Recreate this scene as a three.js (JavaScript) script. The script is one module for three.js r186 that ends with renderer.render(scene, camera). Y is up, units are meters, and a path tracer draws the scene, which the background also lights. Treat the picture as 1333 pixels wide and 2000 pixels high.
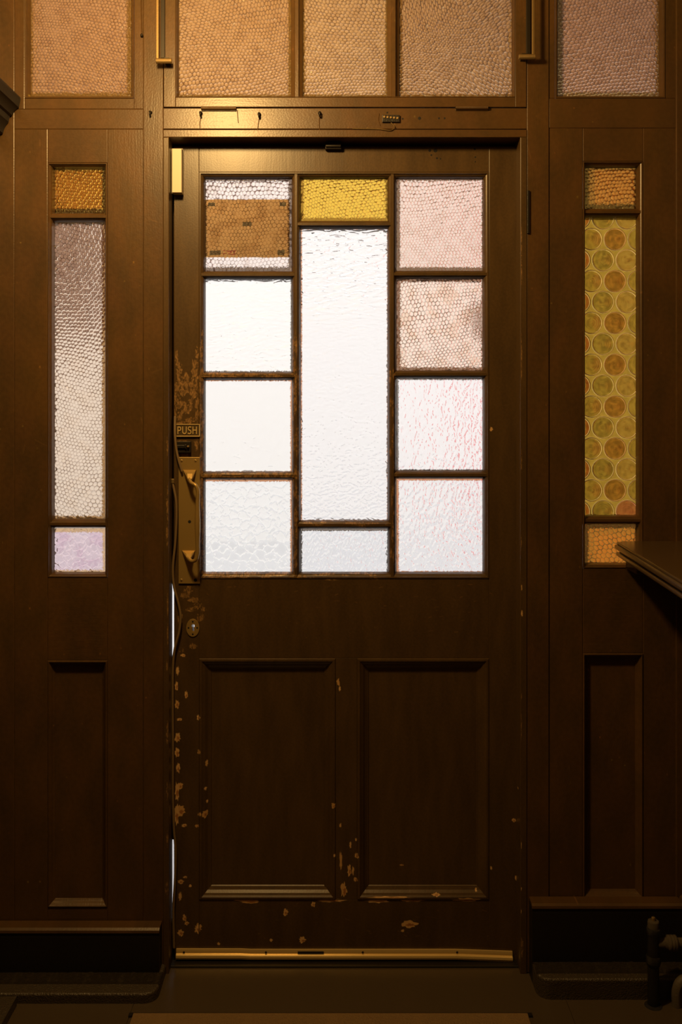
import * as THREE from 'three';
import { mergeGeometries } from 'three/addons/utils/BufferGeometryUtils.js';
import { ConvexGeometry } from 'three/addons/geometries/ConvexGeometry.js';
import { FontLoader } from 'three/addons/loaders/FontLoader.js';
import { TextGeometry } from 'three/addons/geometries/TextGeometry.js';
import { createNoise2D } from 'simplex-noise';

// ------------------------------------------------------------------ camera, sky, lamp, exposure
const S = 0.0013, D = 2.4, EYE = 1.43, CX = 666.5, CY = 800;   // metres per measured unit on the screen's face, lens distance, lens height
const scene = new THREE.Scene();
const camera = new THREE.PerspectiveCamera(2 * Math.atan(1000 * S / D) * 180 / Math.PI, 1333 / 2000, 0.05, 60);
camera.position.set(0, EYE, D);
camera.lookAt(0, EYE, 0);
camera.setViewOffset(1333, 2000, 0, 1000 - CY, 1333, 2000);    // shifted lens: upright lines stay upright
camera.updateProjectionMatrix();
scene.background = new THREE.Color().setRGB(1.66, 1.63, 1.61);  // overcast daylight in the street
const LAMP = { at: [-0.38, 2.39, 0.80], color: [1, 0.6, 0.2], candela: 4.2 };
const renderer = new THREE.WebGLRenderer({ antialias: true });
renderer.toneMapping = THREE.LinearToneMapping;
renderer.toneMappingExposure = 1.0;
renderer.shadowMap.enabled = true;

// ------------------------------------------------------------------ helpers
function rng(seed) { let a = seed >>> 0; return () => { a = (a + 0x6d2b79f5) | 0; let t = Math.imul(a ^ (a >>> 15), 1 | a); t = (t + Math.imul(t ^ (t >>> 7), 61 | t)) ^ t; return ((t ^ (t >>> 14)) >>> 0) / 4294967296; }; }
const n1 = createNoise2D(rng(11)), n2 = createNoise2D(rng(23)), n3 = createNoise2D(rng(37));
const wx = (m, z = 0) => (m - CX) * S * (D - z) / D;           // survey units -> metres, for something standing at depth z
const wy = (m, z = 0) => EYE + (CY - m) * S * (D - z) / D;
const clamp = (v, a, b) => Math.min(b, Math.max(a, v));
const smooth = (a, b, v) => { const t = clamp((v - a) / (b - a), 0, 1); return t * t * (3 - 2 * t); };
const lin = (r, g, b) => new THREE.Color().setRGB(r, g, b);
const taken = new Map();
function numbered(name) { const k = taken.get(name) || 0; taken.set(name, k + 1); return k ? `${name}_${String(k).padStart(3, '0')}` : name; }
function thing(name, label, category, pos = [0, 0, 0], kind, group) {
  const o = new THREE.Group(); o.name = /_\d$|^(floor|ceiling|wall_|baseboard_)/.test(name) ? name : numbered(name);
  o.position.set(...pos); o.userData = { label, category };
  if (kind) o.userData.kind = kind;
  if (group) o.userData.group = group;
  scene.add(o); o.updateMatrixWorld(true); return o;
}
// a mesh whose geometry is given in world metres, put under its parent
function add(parent, name, geo, mat, label) {
  const m = new THREE.Mesh(geo, mat); m.name = name; m.castShadow = m.receiveShadow = true;
  if (label) m.userData.label = label;
  parent.updateWorldMatrix(true, false);
  const p = new THREE.Vector3().setFromMatrixPosition(parent.matrixWorld);
  geo.translate(-p.x, -p.y, -p.z);
  parent.add(m); return m;
}
function rectShape(x0, y0, x1, y1) { const s = new THREE.Shape(); s.moveTo(x0, y0); s.lineTo(x1, y0); s.lineTo(x1, y1); s.lineTo(x0, y1); s.closePath(); return s; }
function slab(x0, x1, y0, y1, zf, t, c = 0.0016, holes = []) {  // a board with eased edges, metres
  const s = rectShape(x0 + c, y0 + c, x1 - c, y1 - c); s.holes.push(...holes);
  const g = new THREE.ExtrudeGeometry(s, { depth: t - 2 * c, bevelEnabled: true, bevelSize: c, bevelThickness: c, bevelSegments: 2, curveSegments: 12 });
  g.translate(0, 0, zf - t + c); return g;
}
function board(parent, name, m0, n0, m1, n1_, zf, t, mat, c = 0.0016, holes = []) {  // the same from survey units at depth zf
  return add(parent, name, slab(wx(m0, zf), wx(m1, zf), wy(n1_, zf), wy(n0, zf), zf, t, c, holes), mat);
}
function boxGeo(x0, x1, y0, y1, z0, z1) { const g = new THREE.BoxGeometry(x1 - x0, y1 - y0, z1 - z0); g.translate((x0 + x1) / 2, (y0 + y1) / 2, (z0 + z1) / 2); const p = g.attributes.position, u = g.attributes.uv, n = g.attributes.normal; for (let i = 0; i < p.count; i++) { const ax = Math.abs(n.getX(i)), ay = Math.abs(n.getY(i)); u.setXY(i, ax > 0.5 ? p.getZ(i) : p.getX(i), ay > 0.5 ? p.getZ(i) : p.getY(i)); } return g; }
function faceted(quads) {                                       // list of [a,b,c,d] corners with uv in metres
  const pos = [], uv = [], idx = [], nor = [];
  const e1 = new THREE.Vector3(), e2 = new THREE.Vector3(), n = new THREE.Vector3();
  for (const q of quads) {
    const k = pos.length / 3;
    e1.subVectors(q[2], q[0]); e2.subVectors(q[3], q[1]); n.crossVectors(e1, e2).normalize();
    for (const v of q) { pos.push(v.x, v.y, v.z); uv.push(v.x, v.y); nor.push(n.x, n.y, n.z); }
    idx.push(k, k + 1, k + 2, k, k + 2, k + 3);
  }
  const g = new THREE.BufferGeometry();
  g.setAttribute('position', new THREE.Float32BufferAttribute(pos, 3)); g.setAttribute('normal', new THREE.Float32BufferAttribute(nor, 3)); g.setAttribute('uv', new THREE.Float32BufferAttribute(uv, 2)); g.setIndex(idx);
  return g;
}
const V = (x, y, z) => new THREE.Vector3(x, y, z);
// mitred moulding round an opening: profile = [[inset, z], ...] from the outer edge inwards
function ringMould(x0, x1, y0, y1, profile) {
  const q = [];
  for (let i = 0; i + 1 < profile.length; i++) {
    const [a, za] = profile[i], [b, zb] = profile[i + 1];
    const A = [V(x0 + a, y0 + a, za), V(x1 - a, y0 + a, za), V(x1 - a, y1 - a, za), V(x0 + a, y1 - a, za)];
    const B = [V(x0 + b, y0 + b, zb), V(x1 - b, y0 + b, zb), V(x1 - b, y1 - b, zb), V(x0 + b, y1 - b, zb)];
    for (let k = 0; k < 4; k++) q.push([A[k], A[(k + 1) % 4], B[(k + 1) % 4], B[k]]);
  }
  return faceted(q);
}
// straight moulding: closed profile [[across, z], ...] run from a to b along x or y
function runMould(axis, a, b, at, profile) {
  const q = [], P = (u, z, t) => axis === 'x' ? V(t, at + u, z) : V(at + u, t, z), n = profile.length;
  for (let i = 0; i < n; i++) { const [u, z] = profile[i], [v, w] = profile[(i + 1) % n]; const f = [P(u, z, a), P(u, z, b), P(v, w, b), P(v, w, a)]; q.push(axis === 'x' ? f.reverse() : f); }
  const cap = new THREE.Shape(profile.map(([u, z]) => new THREE.Vector2(u, z)));
  const g = faceted(q), c = new THREE.ShapeGeometry(cap), p = c.attributes.position, caps = [];
  for (const t of [a, b]) { const d = c.clone(), dp = d.attributes.position; for (let i = 0; i < p.count; i++) { const v = P(p.getX(i), p.getY(i), t); dp.setXYZ(i, v.x, v.y, v.z); } d.computeVertexNormals(); caps.push(d); }
  return mergeGeometries([g, ...caps]);
}
function lathe(pts, x, y, z, axis = 'y', seg = 24) {
  const g = new THREE.LatheGeometry(pts.map(([r, h]) => new THREE.Vector2(r, h)), seg);
  if (axis === 'x') g.rotateZ(-Math.PI / 2); if (axis === 'z') g.rotateX(Math.PI / 2);
  g.translate(x, y, z); return g;
}
function sweep(points, radius, seg = 60, sides = 12, squash = 1) {
  const c = new THREE.CatmullRomCurve3(points.map((p) => V(...p)), false, 'centripetal');
  const g = new THREE.TubeGeometry(c, seg, 1, sides, false), p = g.attributes.position, v = V(0, 0, 0);
  for (let i = 0; i <= seg; i++) {
    const o = c.getPointAt(i / seg), r = typeof radius === 'function' ? radius(i / seg) : radius;
    for (let j = 0; j <= sides; j++) { const k = i * (sides + 1) + j; v.fromBufferAttribute(p, k).sub(o).multiplyScalar(r); v.z *= squash; p.setXYZ(k, o.x + v.x, o.y + v.y, o.z + v.z); }
  }
  const L = c.getLength(), u = g.attributes.uv; for (let i = 0; i < u.count; i++) u.setXY(i, u.getX(i) * L, u.getY(i) * 0.02);
  const ends = [0, 1].map((t) => { const r = typeof radius === 'function' ? radius(t) : radius, o = c.getPointAt(t), e = new THREE.SphereGeometry(r, sides, 8); e.translate(o.x, o.y, o.z); return e; });
  g.computeVertexNormals(); return mergeGeometries([g, ...ends]);
}

// ------------------------------------------------------------------ textures
function dataTex(w, h, fn, srgb) {
  const a = new Uint8Array(w * h * 4);
  for (let y = 0; y < h; y++) for (let x = 0; x < w; x++) { const c = fn(x / w, y / h), k = (y * w + x) * 4; if (Array.isArray(c)) { a[k] = clamp(c[0], 0, 255); a[k + 1] = clamp(c[1], 0, 255); a[k + 2] = clamp(c[2], 0, 255); } else a[k] = a[k + 1] = a[k + 2] = clamp(c, 0, 1) * 255; a[k + 3] = 255; }
  const t = new THREE.DataTexture(a, w, h); t.wrapS = t.wrapT = THREE.RepeatWrapping; t.magFilter = THREE.LinearFilter; t.minFilter = THREE.LinearMipmapLinearFilter; t.generateMipmaps = true;
  if (srgb) t.colorSpace = THREE.SRGBColorSpace; t.needsUpdate = true; return t;
}
// noise that repeats after one turn in both directions
const tile = (n, u, v, fu, fv) => { const a = n(u * fu, v * fv), b = n((u - 1) * fu, v * fv), c = n(u * fu, (v - 1) * fv), d = n((u - 1) * fu, (v - 1) * fv), s = smooth(0.8, 1, u), t = smooth(0.8, 1, v); return (a * (1 - s) + b * s) * (1 - t) + (c * (1 - s) + d * s) * t; };
const brushUp = dataTex(512, 512, (u, v) => 0.5 + 0.10 * tile(n1, u, v, 60, 3) + 0.07 * tile(n2, u, v, 140, 9) + 0.16 * tile(n3, u, v, 7, 4) + 0.12 * tile(n1, u, v, 70, 50));
const brushAcross = dataTex(512, 512, (u, v) => 0.5 + 0.10 * tile(n2, u, v, 3, 60) + 0.07 * tile(n3, u, v, 9, 140) + 0.16 * tile(n1, u, v, 4, 7) + 0.12 * tile(n2, u, v, 50, 70));
for (const t of [brushUp, brushAcross]) t.repeat.set(2.5, 2.5);
// two metres of old brown gloss: faint unevenness, a few knocks and scratches
const mottle = (() => {
  const W = 1024, c = document.createElement('canvas'); c.width = c.height = W; const g = c.getContext('2d'), im = g.createImageData(W, W), a = im.data, r = rng(41);
  for (let y = 0; y < W; y++) for (let x = 0; x < W; x++) { const u = x / W, v = y / W, k = (y * W + x) * 4, p = tile(n1, u, v, 9, 5), q = tile(n2, u, v, 30, 12), f = 1 + 0.06 * p + 0.05 * q + 0.05 * tile(n3, u, v, 120, 120); a[k] = 83 * f + 2 * q; a[k + 1] = 61 * f; a[k + 2] = 34 * f - 2 * p; a[k + 3] = 255; }
  g.putImageData(im, 0, 0);
  for (let i = 0; i < 260; i++) { const x = r() * W, y = r() * W; g.fillStyle = `rgba(${150 + 50 * r()},${112 + 40 * r()},70,${0.25 + 0.5 * r()})`; g.fillRect(x, y, 0.6 + 1.2 * r(), 0.6 + 2.2 * r()); }
  for (let i = 0; i < 70; i++) { const x = r() * W, y = r() * W, l = 3 + 16 * r(), t = r() < 0.6 ? Math.PI / 2 + (r() - 0.5) * 0.6 : r() * 3; g.strokeStyle = `rgba(150,112,70,${0.15 + 0.3 * r()})`; g.lineWidth = 0.5 + 0.5 * r(); g.beginPath(); g.moveTo(x, y); g.lineTo(x + l * Math.cos(t), y + l * Math.sin(t)); g.stroke(); }
  const t = new THREE.CanvasTexture(c); t.wrapS = t.wrapT = THREE.RepeatWrapping; t.colorSpace = THREE.SRGBColorSpace; t.repeat.set(0.5, 0.5); return t;
})();
const gritty = dataTex(256, 256, (u, v) => 0.5 + 0.25 * tile(n1, u, v, 60, 60) + 0.15 * tile(n2, u, v, 25, 25) + 0.1 * tile(n3, u, v, 8, 8));
gritty.repeat.set(5, 5);

// the door's own paint: brown gloss, knocked and flaked back to the wood in places
const ZD = -0.05;                                                // the door's face
const DX0 = wx(310, ZD), DX1 = wx(1040, ZD), DY0 = wy(1895, ZD), DY1 = wy(280, ZD);
const CW = 1024, CH = 2048;
const chipRand = rng(5);
function doorCanvas(draw) {
  const c = document.createElement('canvas'); c.width = CW; c.height = CH; const g = c.getContext('2d');
  draw(g); const t = new THREE.CanvasTexture(c);
  t.repeat.set(1 / (DX1 - DX0), 1 / (DY1 - DY0)); t.offset.set(-DX0 / (DX1 - DX0), -DY0 / (DY1 - DY0)); t.magFilter = THREE.LinearFilter; return t;
}
const toC = (m, n) => [(m - 310) * CW / 730, (n - 280) * CH / 1615];
const chips = [];                                                // [x, y, half width, half height, kind] kind 0 pale undercoat, 1 bare orange wood
const chip = (m, n, rx, ry, k = 0) => chips.push([m, n, rx, ry, k]);
for (const [m, n, rx, ry, k] of [
  [364, 1357, 3.5, 7], [388, 1401, 3.5, 5.5], [389, 1469, 3, 5], [403, 1492, 2.5, 6], [401, 1541, 2.5, 3.5], [400, 1591, 5, 7], [390, 1590, 3, 4], [385, 1613, 4, 3], [360, 1612, 5, 3], [404, 1567, 2, 3],
  [387, 1813, 6.5, 9], [361, 1793, 4, 6], [365, 1803, 4, 4], [353, 1822, 6, 6], [353, 1722, 6, 4], [362, 1713, 4, 2], [372, 1730, 3, 3], [386, 1814, 4, 7], [427, 1843, 3, 3], [352, 1750, 3, 9],
  [488, 1761, 17, 4], [480, 1758, 30, 2], [558, 1782, 5, 6], [612, 1766, 4, 5], [648, 1759, 26, 3], [591, 1836, 6, 6], [530, 1836, 3, 3], [737, 1760, 22, 3.5], [806, 1759, 22, 2.5], [798, 1805, 17, 6], [787, 1818, 3, 3], [909, 1757, 26, 3.5], [852, 1748, 7, 3], [931, 1741, 2, 3], [786, 1695, 4, 1.5], [760, 1752, 40, 1.5],
  [666, 1680, 2.5, 16], [683, 1700, 3.5, 12], [672, 1738, 6, 14], [695, 1718, 4, 4], [697, 1671, 4, 5], [654, 1670, 2.5, 3], [685, 1650, 2, 6], [665, 1612, 2, 4], [696, 1640, 2, 3], [661, 1332, 3, 7], [664, 1345, 2, 5], [652, 1573, 4, 5], [690, 1700, 2, 8],
  [960, 838, 3, 4.5], [1004, 1602, 4, 3.5], [960, 1695, 2, 4], [1009, 1715, 2.5, 5],
  [352, 1535, 5, 6], [352, 1583, 9, 11], [345, 1590, 5, 20], [348, 1500, 4, 9], [347, 1440, 5, 9], [351, 1405, 5, 3], [346, 1375, 4, 8], [345, 1340, 3.5, 9], [347, 1310, 3, 9], [346, 1545, 4, 18], [346, 1470, 4, 10],
  [358, 1280, 5, 3], [377, 1262, 7, 5, 1], [372, 1190, 8, 4, 1], [385, 1180, 8, 8, 1], [392, 1205, 6, 9, 1], [368, 1152, 8, 7, 1], [362, 1163, 9, 5, 1], [398, 1190, 5, 3, 1], [379, 1172, 12, 4, 1], [355, 1270, 4, 4, 1], [352, 1205, 4, 12, 1],
  [350, 721, 5, 13, 1], [345, 700, 2.5, 14, 1], [362, 758, 13, 14, 1], [381, 725, 6, 28, 1], [378, 762, 7, 20, 1], [346, 765, 5, 26, 1], [352, 742, 6, 10, 1], [363, 745, 7, 14, 1], [356, 790, 12, 7, 1], [364, 800, 9, 8, 1], [350, 812, 7, 9, 1], [372, 820, 10, 4, 1], [386, 800, 4, 26, 1], [341, 790, 4, 34, 1], [385, 690, 3, 12, 1], [384, 862, 4, 14, 1], [354, 863, 12, 2, 1], [356, 889, 14, 2, 1], [360, 826, 18, 2, 1], [348, 782, 5, 8, 1], [372, 788, 4, 9, 1],
]) chip(m, n, rx, ry, k || 0);
// worn noses and sides of the glazing bars in the lower left of the door
for (let i = 0; i < 120; i++) { const n = 640 + chipRand() * 470, m = chipRand() < 0.5 ? 391 + chipRand() * 6 : 571 + chipRand() * 16; chip(m, n, 1 + chipRand() * 1.6, 5 + chipRand() * 16, 1); }
for (const n of [734, 929, 1122]) for (let i = 0; i < 24; i++) chip(392 + chipRand() * 190, n - 5 + chipRand() * 10, 8 + chipRand() * 16, 0.8 + chipRand() * 1.4, 1);
for (let i = 0; i < 22; i++) chip(590 + chipRand() * 170, 1020 + chipRand() * 14 + (chipRand() < 0.4 ? 100 : 0), 5 + chipRand() * 12, 0.7 + chipRand(), 1);
for (let i = 0; i < 40; i++) chip(762 + chipRand() * 16, 700 + chipRand() * 410, 0.8 + chipRand(), 4 + chipRand() * 9, 1);
// the jambs stand nearer than the door, so their wear is measured on their own plane
const onJamb = (m, n, rx, ry, k = 1) => chip(CX + (m - CX) * 0.9776, CY + (n - CY) * 0.9776, rx, ry, k);
for (const [m, n, rx, ry, k] of [[327, 870, 1.5, 16], [328, 990, 2.2, 34], [327, 1045, 1.8, 20], [328, 1180, 1.5, 22], [328, 1240, 1.2, 18], [327, 1430, 1.8, 22], [327.5, 1545, 1.4, 14], [326, 1735, 2, 12], [327, 1640, 1, 14], [326, 1300, 1, 8], [1020, 1198, 1.8, 6, 0], [1019.5, 1147, 1.2, 6, 0], [1018.5, 1060, 0.8, 14], [1019, 900, 0.8, 20], [1019, 1360, 0.8, 5], [1020, 1850, 2.2, 17], [1019, 1420, 0.7, 26], [1019, 700, 0.7, 40], [1019, 500, 0.7, 60], [1018.5, 1780, 1, 4, 0], [1018.5, 1650, 1, 6, 0]]) onJamb(m, n, rx, ry, k === undefined ? 1 : k);
function blob(g, m, n, rx, ry, rough, seed) {
  const [x, y] = toC(m, n), sx = CW / 730, sy = CH / 1615, k = 22; g.beginPath();
  for (let i = 0; i < k; i++) { const a = i / k * Math.PI * 2, r = 1 + rough * n2(Math.cos(a) * 1.7 + seed * 3.1, Math.sin(a) * 1.7 + seed * 1.7); g[i ? 'lineTo' : 'moveTo'](x + Math.cos(a) * rx * r * sx, y + Math.sin(a) * ry * r * sy); }
  g.closePath(); g.fill();
}
const doorColor = doorCanvas((g) => {
  const im = g.createImageData(CW, CH), a = im.data;
  for (let y = 0; y < CH; y++) for (let x = 0; x < CW; x++) { const u = x / 300, v = y / 300, k = (y * CW + x) * 4, f = 1 + 0.06 * n1(u * 3, v) + 0.05 * n2(u * 9, v * 2) + 0.05 * n3(u * 30, v * 30); a[k] = 79 * f; a[k + 1] = 61 * f; a[k + 2] = 36 * f; a[k + 3] = 255; }
  g.putImageData(im, 0, 0);
  const r = rng(77);
  chips.forEach(([m, n, rx, ry, kind], i) => {
    if (kind) return;
    const t = r(); g.fillStyle = `rgb(${228 - 26 * t},${190 - 30 * t},${138 - 34 * t})`; blob(g, m, n, rx, ry, 0.45, i);
    if (rx > 3) { g.fillStyle = 'rgba(150,92,48,0.75)'; blob(g, m + rx * 0.2, n + ry * 0.25, rx * 0.45, ry * 0.4, 0.6, i + 200); }
  });
  const wc = document.createElement('canvas'); wc.width = CW; wc.height = CH; const wg = wc.getContext('2d'); wg.fillStyle = '#fff';   // where the paint is rubbed through to the wood
  chips.forEach(([m, n, rx, ry, kind], i) => { if (kind) blob(wg, m, n, rx + 0.6, ry + 1, 0.4, i); });
  const wm = wg.getImageData(0, 0, CW, CH).data, now = g.getImageData(0, 0, CW, CH), o = now.data;
  for (let k = 0; k < CW * CH; k++) {
    if (wm[k * 4 + 3] < 40) continue;
    const x = k % CW, y = (k / CW) | 0, big = n1(x * 0.07, y * 0.05) + 0.7 * n2(x * 0.22, y * 0.14) + 0.4 * n3(x * 0.6, y * 0.3), w = smooth(-0.55, -0.1, big) * wm[k * 4 + 3] / 255, tone = 0.5 + 0.35 * n2(x * 0.5, y * 0.06) + 0.3 * n3(x * 0.16, y * 0.1);
    const c = [92 + 78 * tone, 70 + 62 * tone, 42 + 42 * tone]; for (let q = 0; q < 3; q++) o[k * 4 + q] = o[k * 4 + q] * (1 - w) + clamp(c[q], 30, 220) * w;
  }
  g.putImageData(now, 0, 0);
  for (let i = 0; i < 130; i++) { const [x, y] = toC(400 + r() * 560, r() < 0.6 ? 1138 + r() * 110 : 1765 + r() * 80); g.strokeStyle = `rgba(150,110,70,${0.2 + 0.35 * r()})`; g.lineWidth = 0.7 + r(); g.beginPath(); g.moveTo(x, y); g.lineTo(x + (r() - 0.3) * 22, y + (r() - 0.5) * 8); g.stroke(); }
});
doorColor.colorSpace = THREE.SRGBColorSpace;
const doorRelief = doorCanvas((g) => {
  const im = g.createImageData(CW, CH), a = im.data;
  for (let y = 0; y < CH; y++) for (let x = 0; x < CW; x++) { const u = x / 300, v = y / 300, k = (y * CW + x) * 4, f = 170 + 8 * n1(u * 40, v * 3) + 12 * n2(u * 8, v * 4) + 9 * n3(u * 50, v * 50); a[k] = a[k + 1] = a[k + 2] = f; a[k + 3] = 255; }
  g.putImageData(im, 0, 0);
  chips.forEach(([m, n, rx, ry], i) => { g.fillStyle = 'rgb(70,70,70)'; blob(g, m, n, rx, ry, 0.45, i); });
});

// ------------------------------------------------------------------ materials
const std = (o) => new THREE.MeshPhysicalMaterial(o);
const M = {
  paintUp: std({ map: mottle, bumpMap: brushUp, bumpScale: 0.0004, roughness: 0.34 }),
  paintAcross: std({ map: mottle, bumpMap: brushAcross, bumpScale: 0.0004, roughness: 0.34 }),
  door: std({ map: doorColor, bumpMap: doorRelief, bumpScale: 0.0006, roughness: 0.34 }),
  blackPaint: std({ color: lin(0.012, 0.010, 0.008), bumpMap: gritty, bumpScale: 0.0006, roughness: 0.4 }),
  plinth: std({ color: lin(0.055, 0.042, 0.026), bumpMap: gritty, bumpScale: 0.0025, roughness: 0.42 }),
  lino: std({ color: lin(0.075, 0.055, 0.032), bumpMap: gritty, bumpScale: 0.0004, roughness: 0.24 }),
  ebony: std({ color: lin(0.010, 0.007, 0.005), roughness: 0.6, bumpMap: brushAcross, bumpScale: 0.0003 }),
  polished: std({ color: lin(0.85, 0.64, 0.27), metalness: 0.4, roughness: 0.3 }),
  bronze: std({ color: lin(0.10, 0.07, 0.03), metalness: 0.4, roughness: 0.5 }),
  brass: std({ color: lin(0.44, 0.30, 0.10), metalness: 0.5, roughness: 0.38, bumpMap: gritty, bumpScale: 0.0001 }),
  dullBrass: std({ color: lin(0.30, 0.21, 0.09), metalness: 0.7, roughness: 0.5, bumpMap: gritty, bumpScale: 0.0002 }),
  darkMetal: std({ color: lin(0.035, 0.03, 0.024), metalness: 0.6, roughness: 0.45 }),
  hole: std({ color: lin(0.008, 0.006, 0.005), roughness: 0.8 }),
  cream: std({ color: lin(0.66, 0.58, 0.44), roughness: 0.45 }),
  cable: std({ color: lin(0.22, 0.15, 0.075), roughness: 0.45 }),
  coir: std({ color: lin(0.22, 0.14, 0.06), roughness: 0.95, bumpMap: gritty, bumpScale: 0.004 }),
  shelf: std({ color: lin(0.07, 0.045, 0.02), roughness: 0.25, bumpMap: brushAcross, bumpScale: 0.0003 }),
  roomWall: std({ color: lin(0.09, 0.055, 0.028), roughness: 0.6 }),
  roomCeiling: std({ color: lin(0.35, 0.26, 0.15), roughness: 0.7 }),
  porch: std({ color: lin(0.38, 0.28, 0.25), roughness: 0.8 }),
  pale: std({ color: lin(0.84, 0.82, 0.80), roughness: 0.9 }),
  salmon: std({ color: lin(0.80, 0.38, 0.38), roughness: 0.9 }),
  paving: std({ color: lin(0.62, 0.62, 0.63), roughness: 0.9 }),
  dusty: std({ color: lin(0.10, 0.08, 0.055), roughness: 0.6, bumpMap: gritty, bumpScale: 0.0006 }),
  rim: std({ color: lin(1, 0.88, 0.62), roughness: 0.85, transmission: 0.85, thickness: 0 }),  // bullseye rim, toned pale to stand for its refraction highlight
  opal: std({ color: lin(0.9, 0.85, 0.75), emissive: lin(1, 0.62, 0.24), emissiveIntensity: 6, roughness: 0.3 }),
};
const glass = (transmission, roughness = 0.04) => std({ color: 0xffffff, vertexColors: true, transmission, thickness: 0.004, ior: 1.5, roughness });
const G = { clear: glass(0.97), grimy: glass(0.6, 0.06), film: glass(0.93, 0.05) };

// ------------------------------------------------------------------ textured glass
const hash = (i, j, s) => { let h = Math.imul(i, 374761393) ^ Math.imul(j, 668265263) ^ Math.imul(s + 7, 974634769); h = Math.imul(h ^ (h >>> 13), 1274126177); return ((h ^ (h >>> 16)) >>> 0) / 4294967296; };
// pressed bubbles in rows that wander; each bubble is a small flat-topped dome, dirt lodges in the seams between them
function bubbles(pitch, slope, seed, jit = 0.17, wander = 1) {
  const amp = slope * pitch * 0.21;
  const f = (x, y) => {
    const w = wander * 0.02, q = Math.sin(seed), X = x + y * q * 0.2, a = X + w * n1(x * 2.6 + seed * 5.3, y * 2.6), b = y - x * q * 0.2 + w * n2(x * 2.6, y * 2.6 + seed * 7.7);
    const gy = b / (pitch * 0.87), j0 = Math.round(gy); let d1 = 1e9, d2 = 1e9;
    for (let j = j0 - 1; j <= j0 + 1; j++) { const gx = a / pitch - (j & 1) * 0.5, i0 = Math.round(gx); for (let i = i0 - 1; i <= i0 + 1; i++) { const px = (i + (j & 1) * 0.5 + jit * (hash(i, j, seed) - 0.5) * 2) * pitch, py = (j + jit * (hash(i, j, seed + 50) - 0.5) * 2) * pitch * 0.87, d = Math.hypot(px - a, py - b); if (d < d1) { d2 = d1; d1 = d; } else if (d < d2) d2 = d; } }
    const e = (d2 - d1) / pitch; f.seam = e;
    const r = d1 / (pitch * 0.5); return -amp * (0.55 * r * r + 0.45 * r ** 5);
  };
  return f;
}
// rolled ripple: level ground broken by short wandering steps
const ripple = (fx, fy, amp, seed) => (x, y) => {
  const w = 0.5 * n3(x * fx * 0.45 + seed, y * fy * 0.45), r = 2.6 * n1(x * fx + w + seed * 9, y * fy + w), k = Math.floor(r), t = smooth(0.32, 0.68, r - k);
  return amp * (k + t) + amp * 0.25 * n2(x * fx * 1.7 + seed, y * fy * 1.7);
};
// gentler rolled ripple without steps
const swell = (fx, fy, amp, seed) => (x, y) => { const w = 0.4 * n3(x * fx * 0.4 + seed, y * fy * 0.4); return amp * (n1(x * fx + w + seed * 9, y * fy + w) + 0.35 * n2(x * fx * 2.1 + seed, y * fy * 1.9)); };
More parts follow.
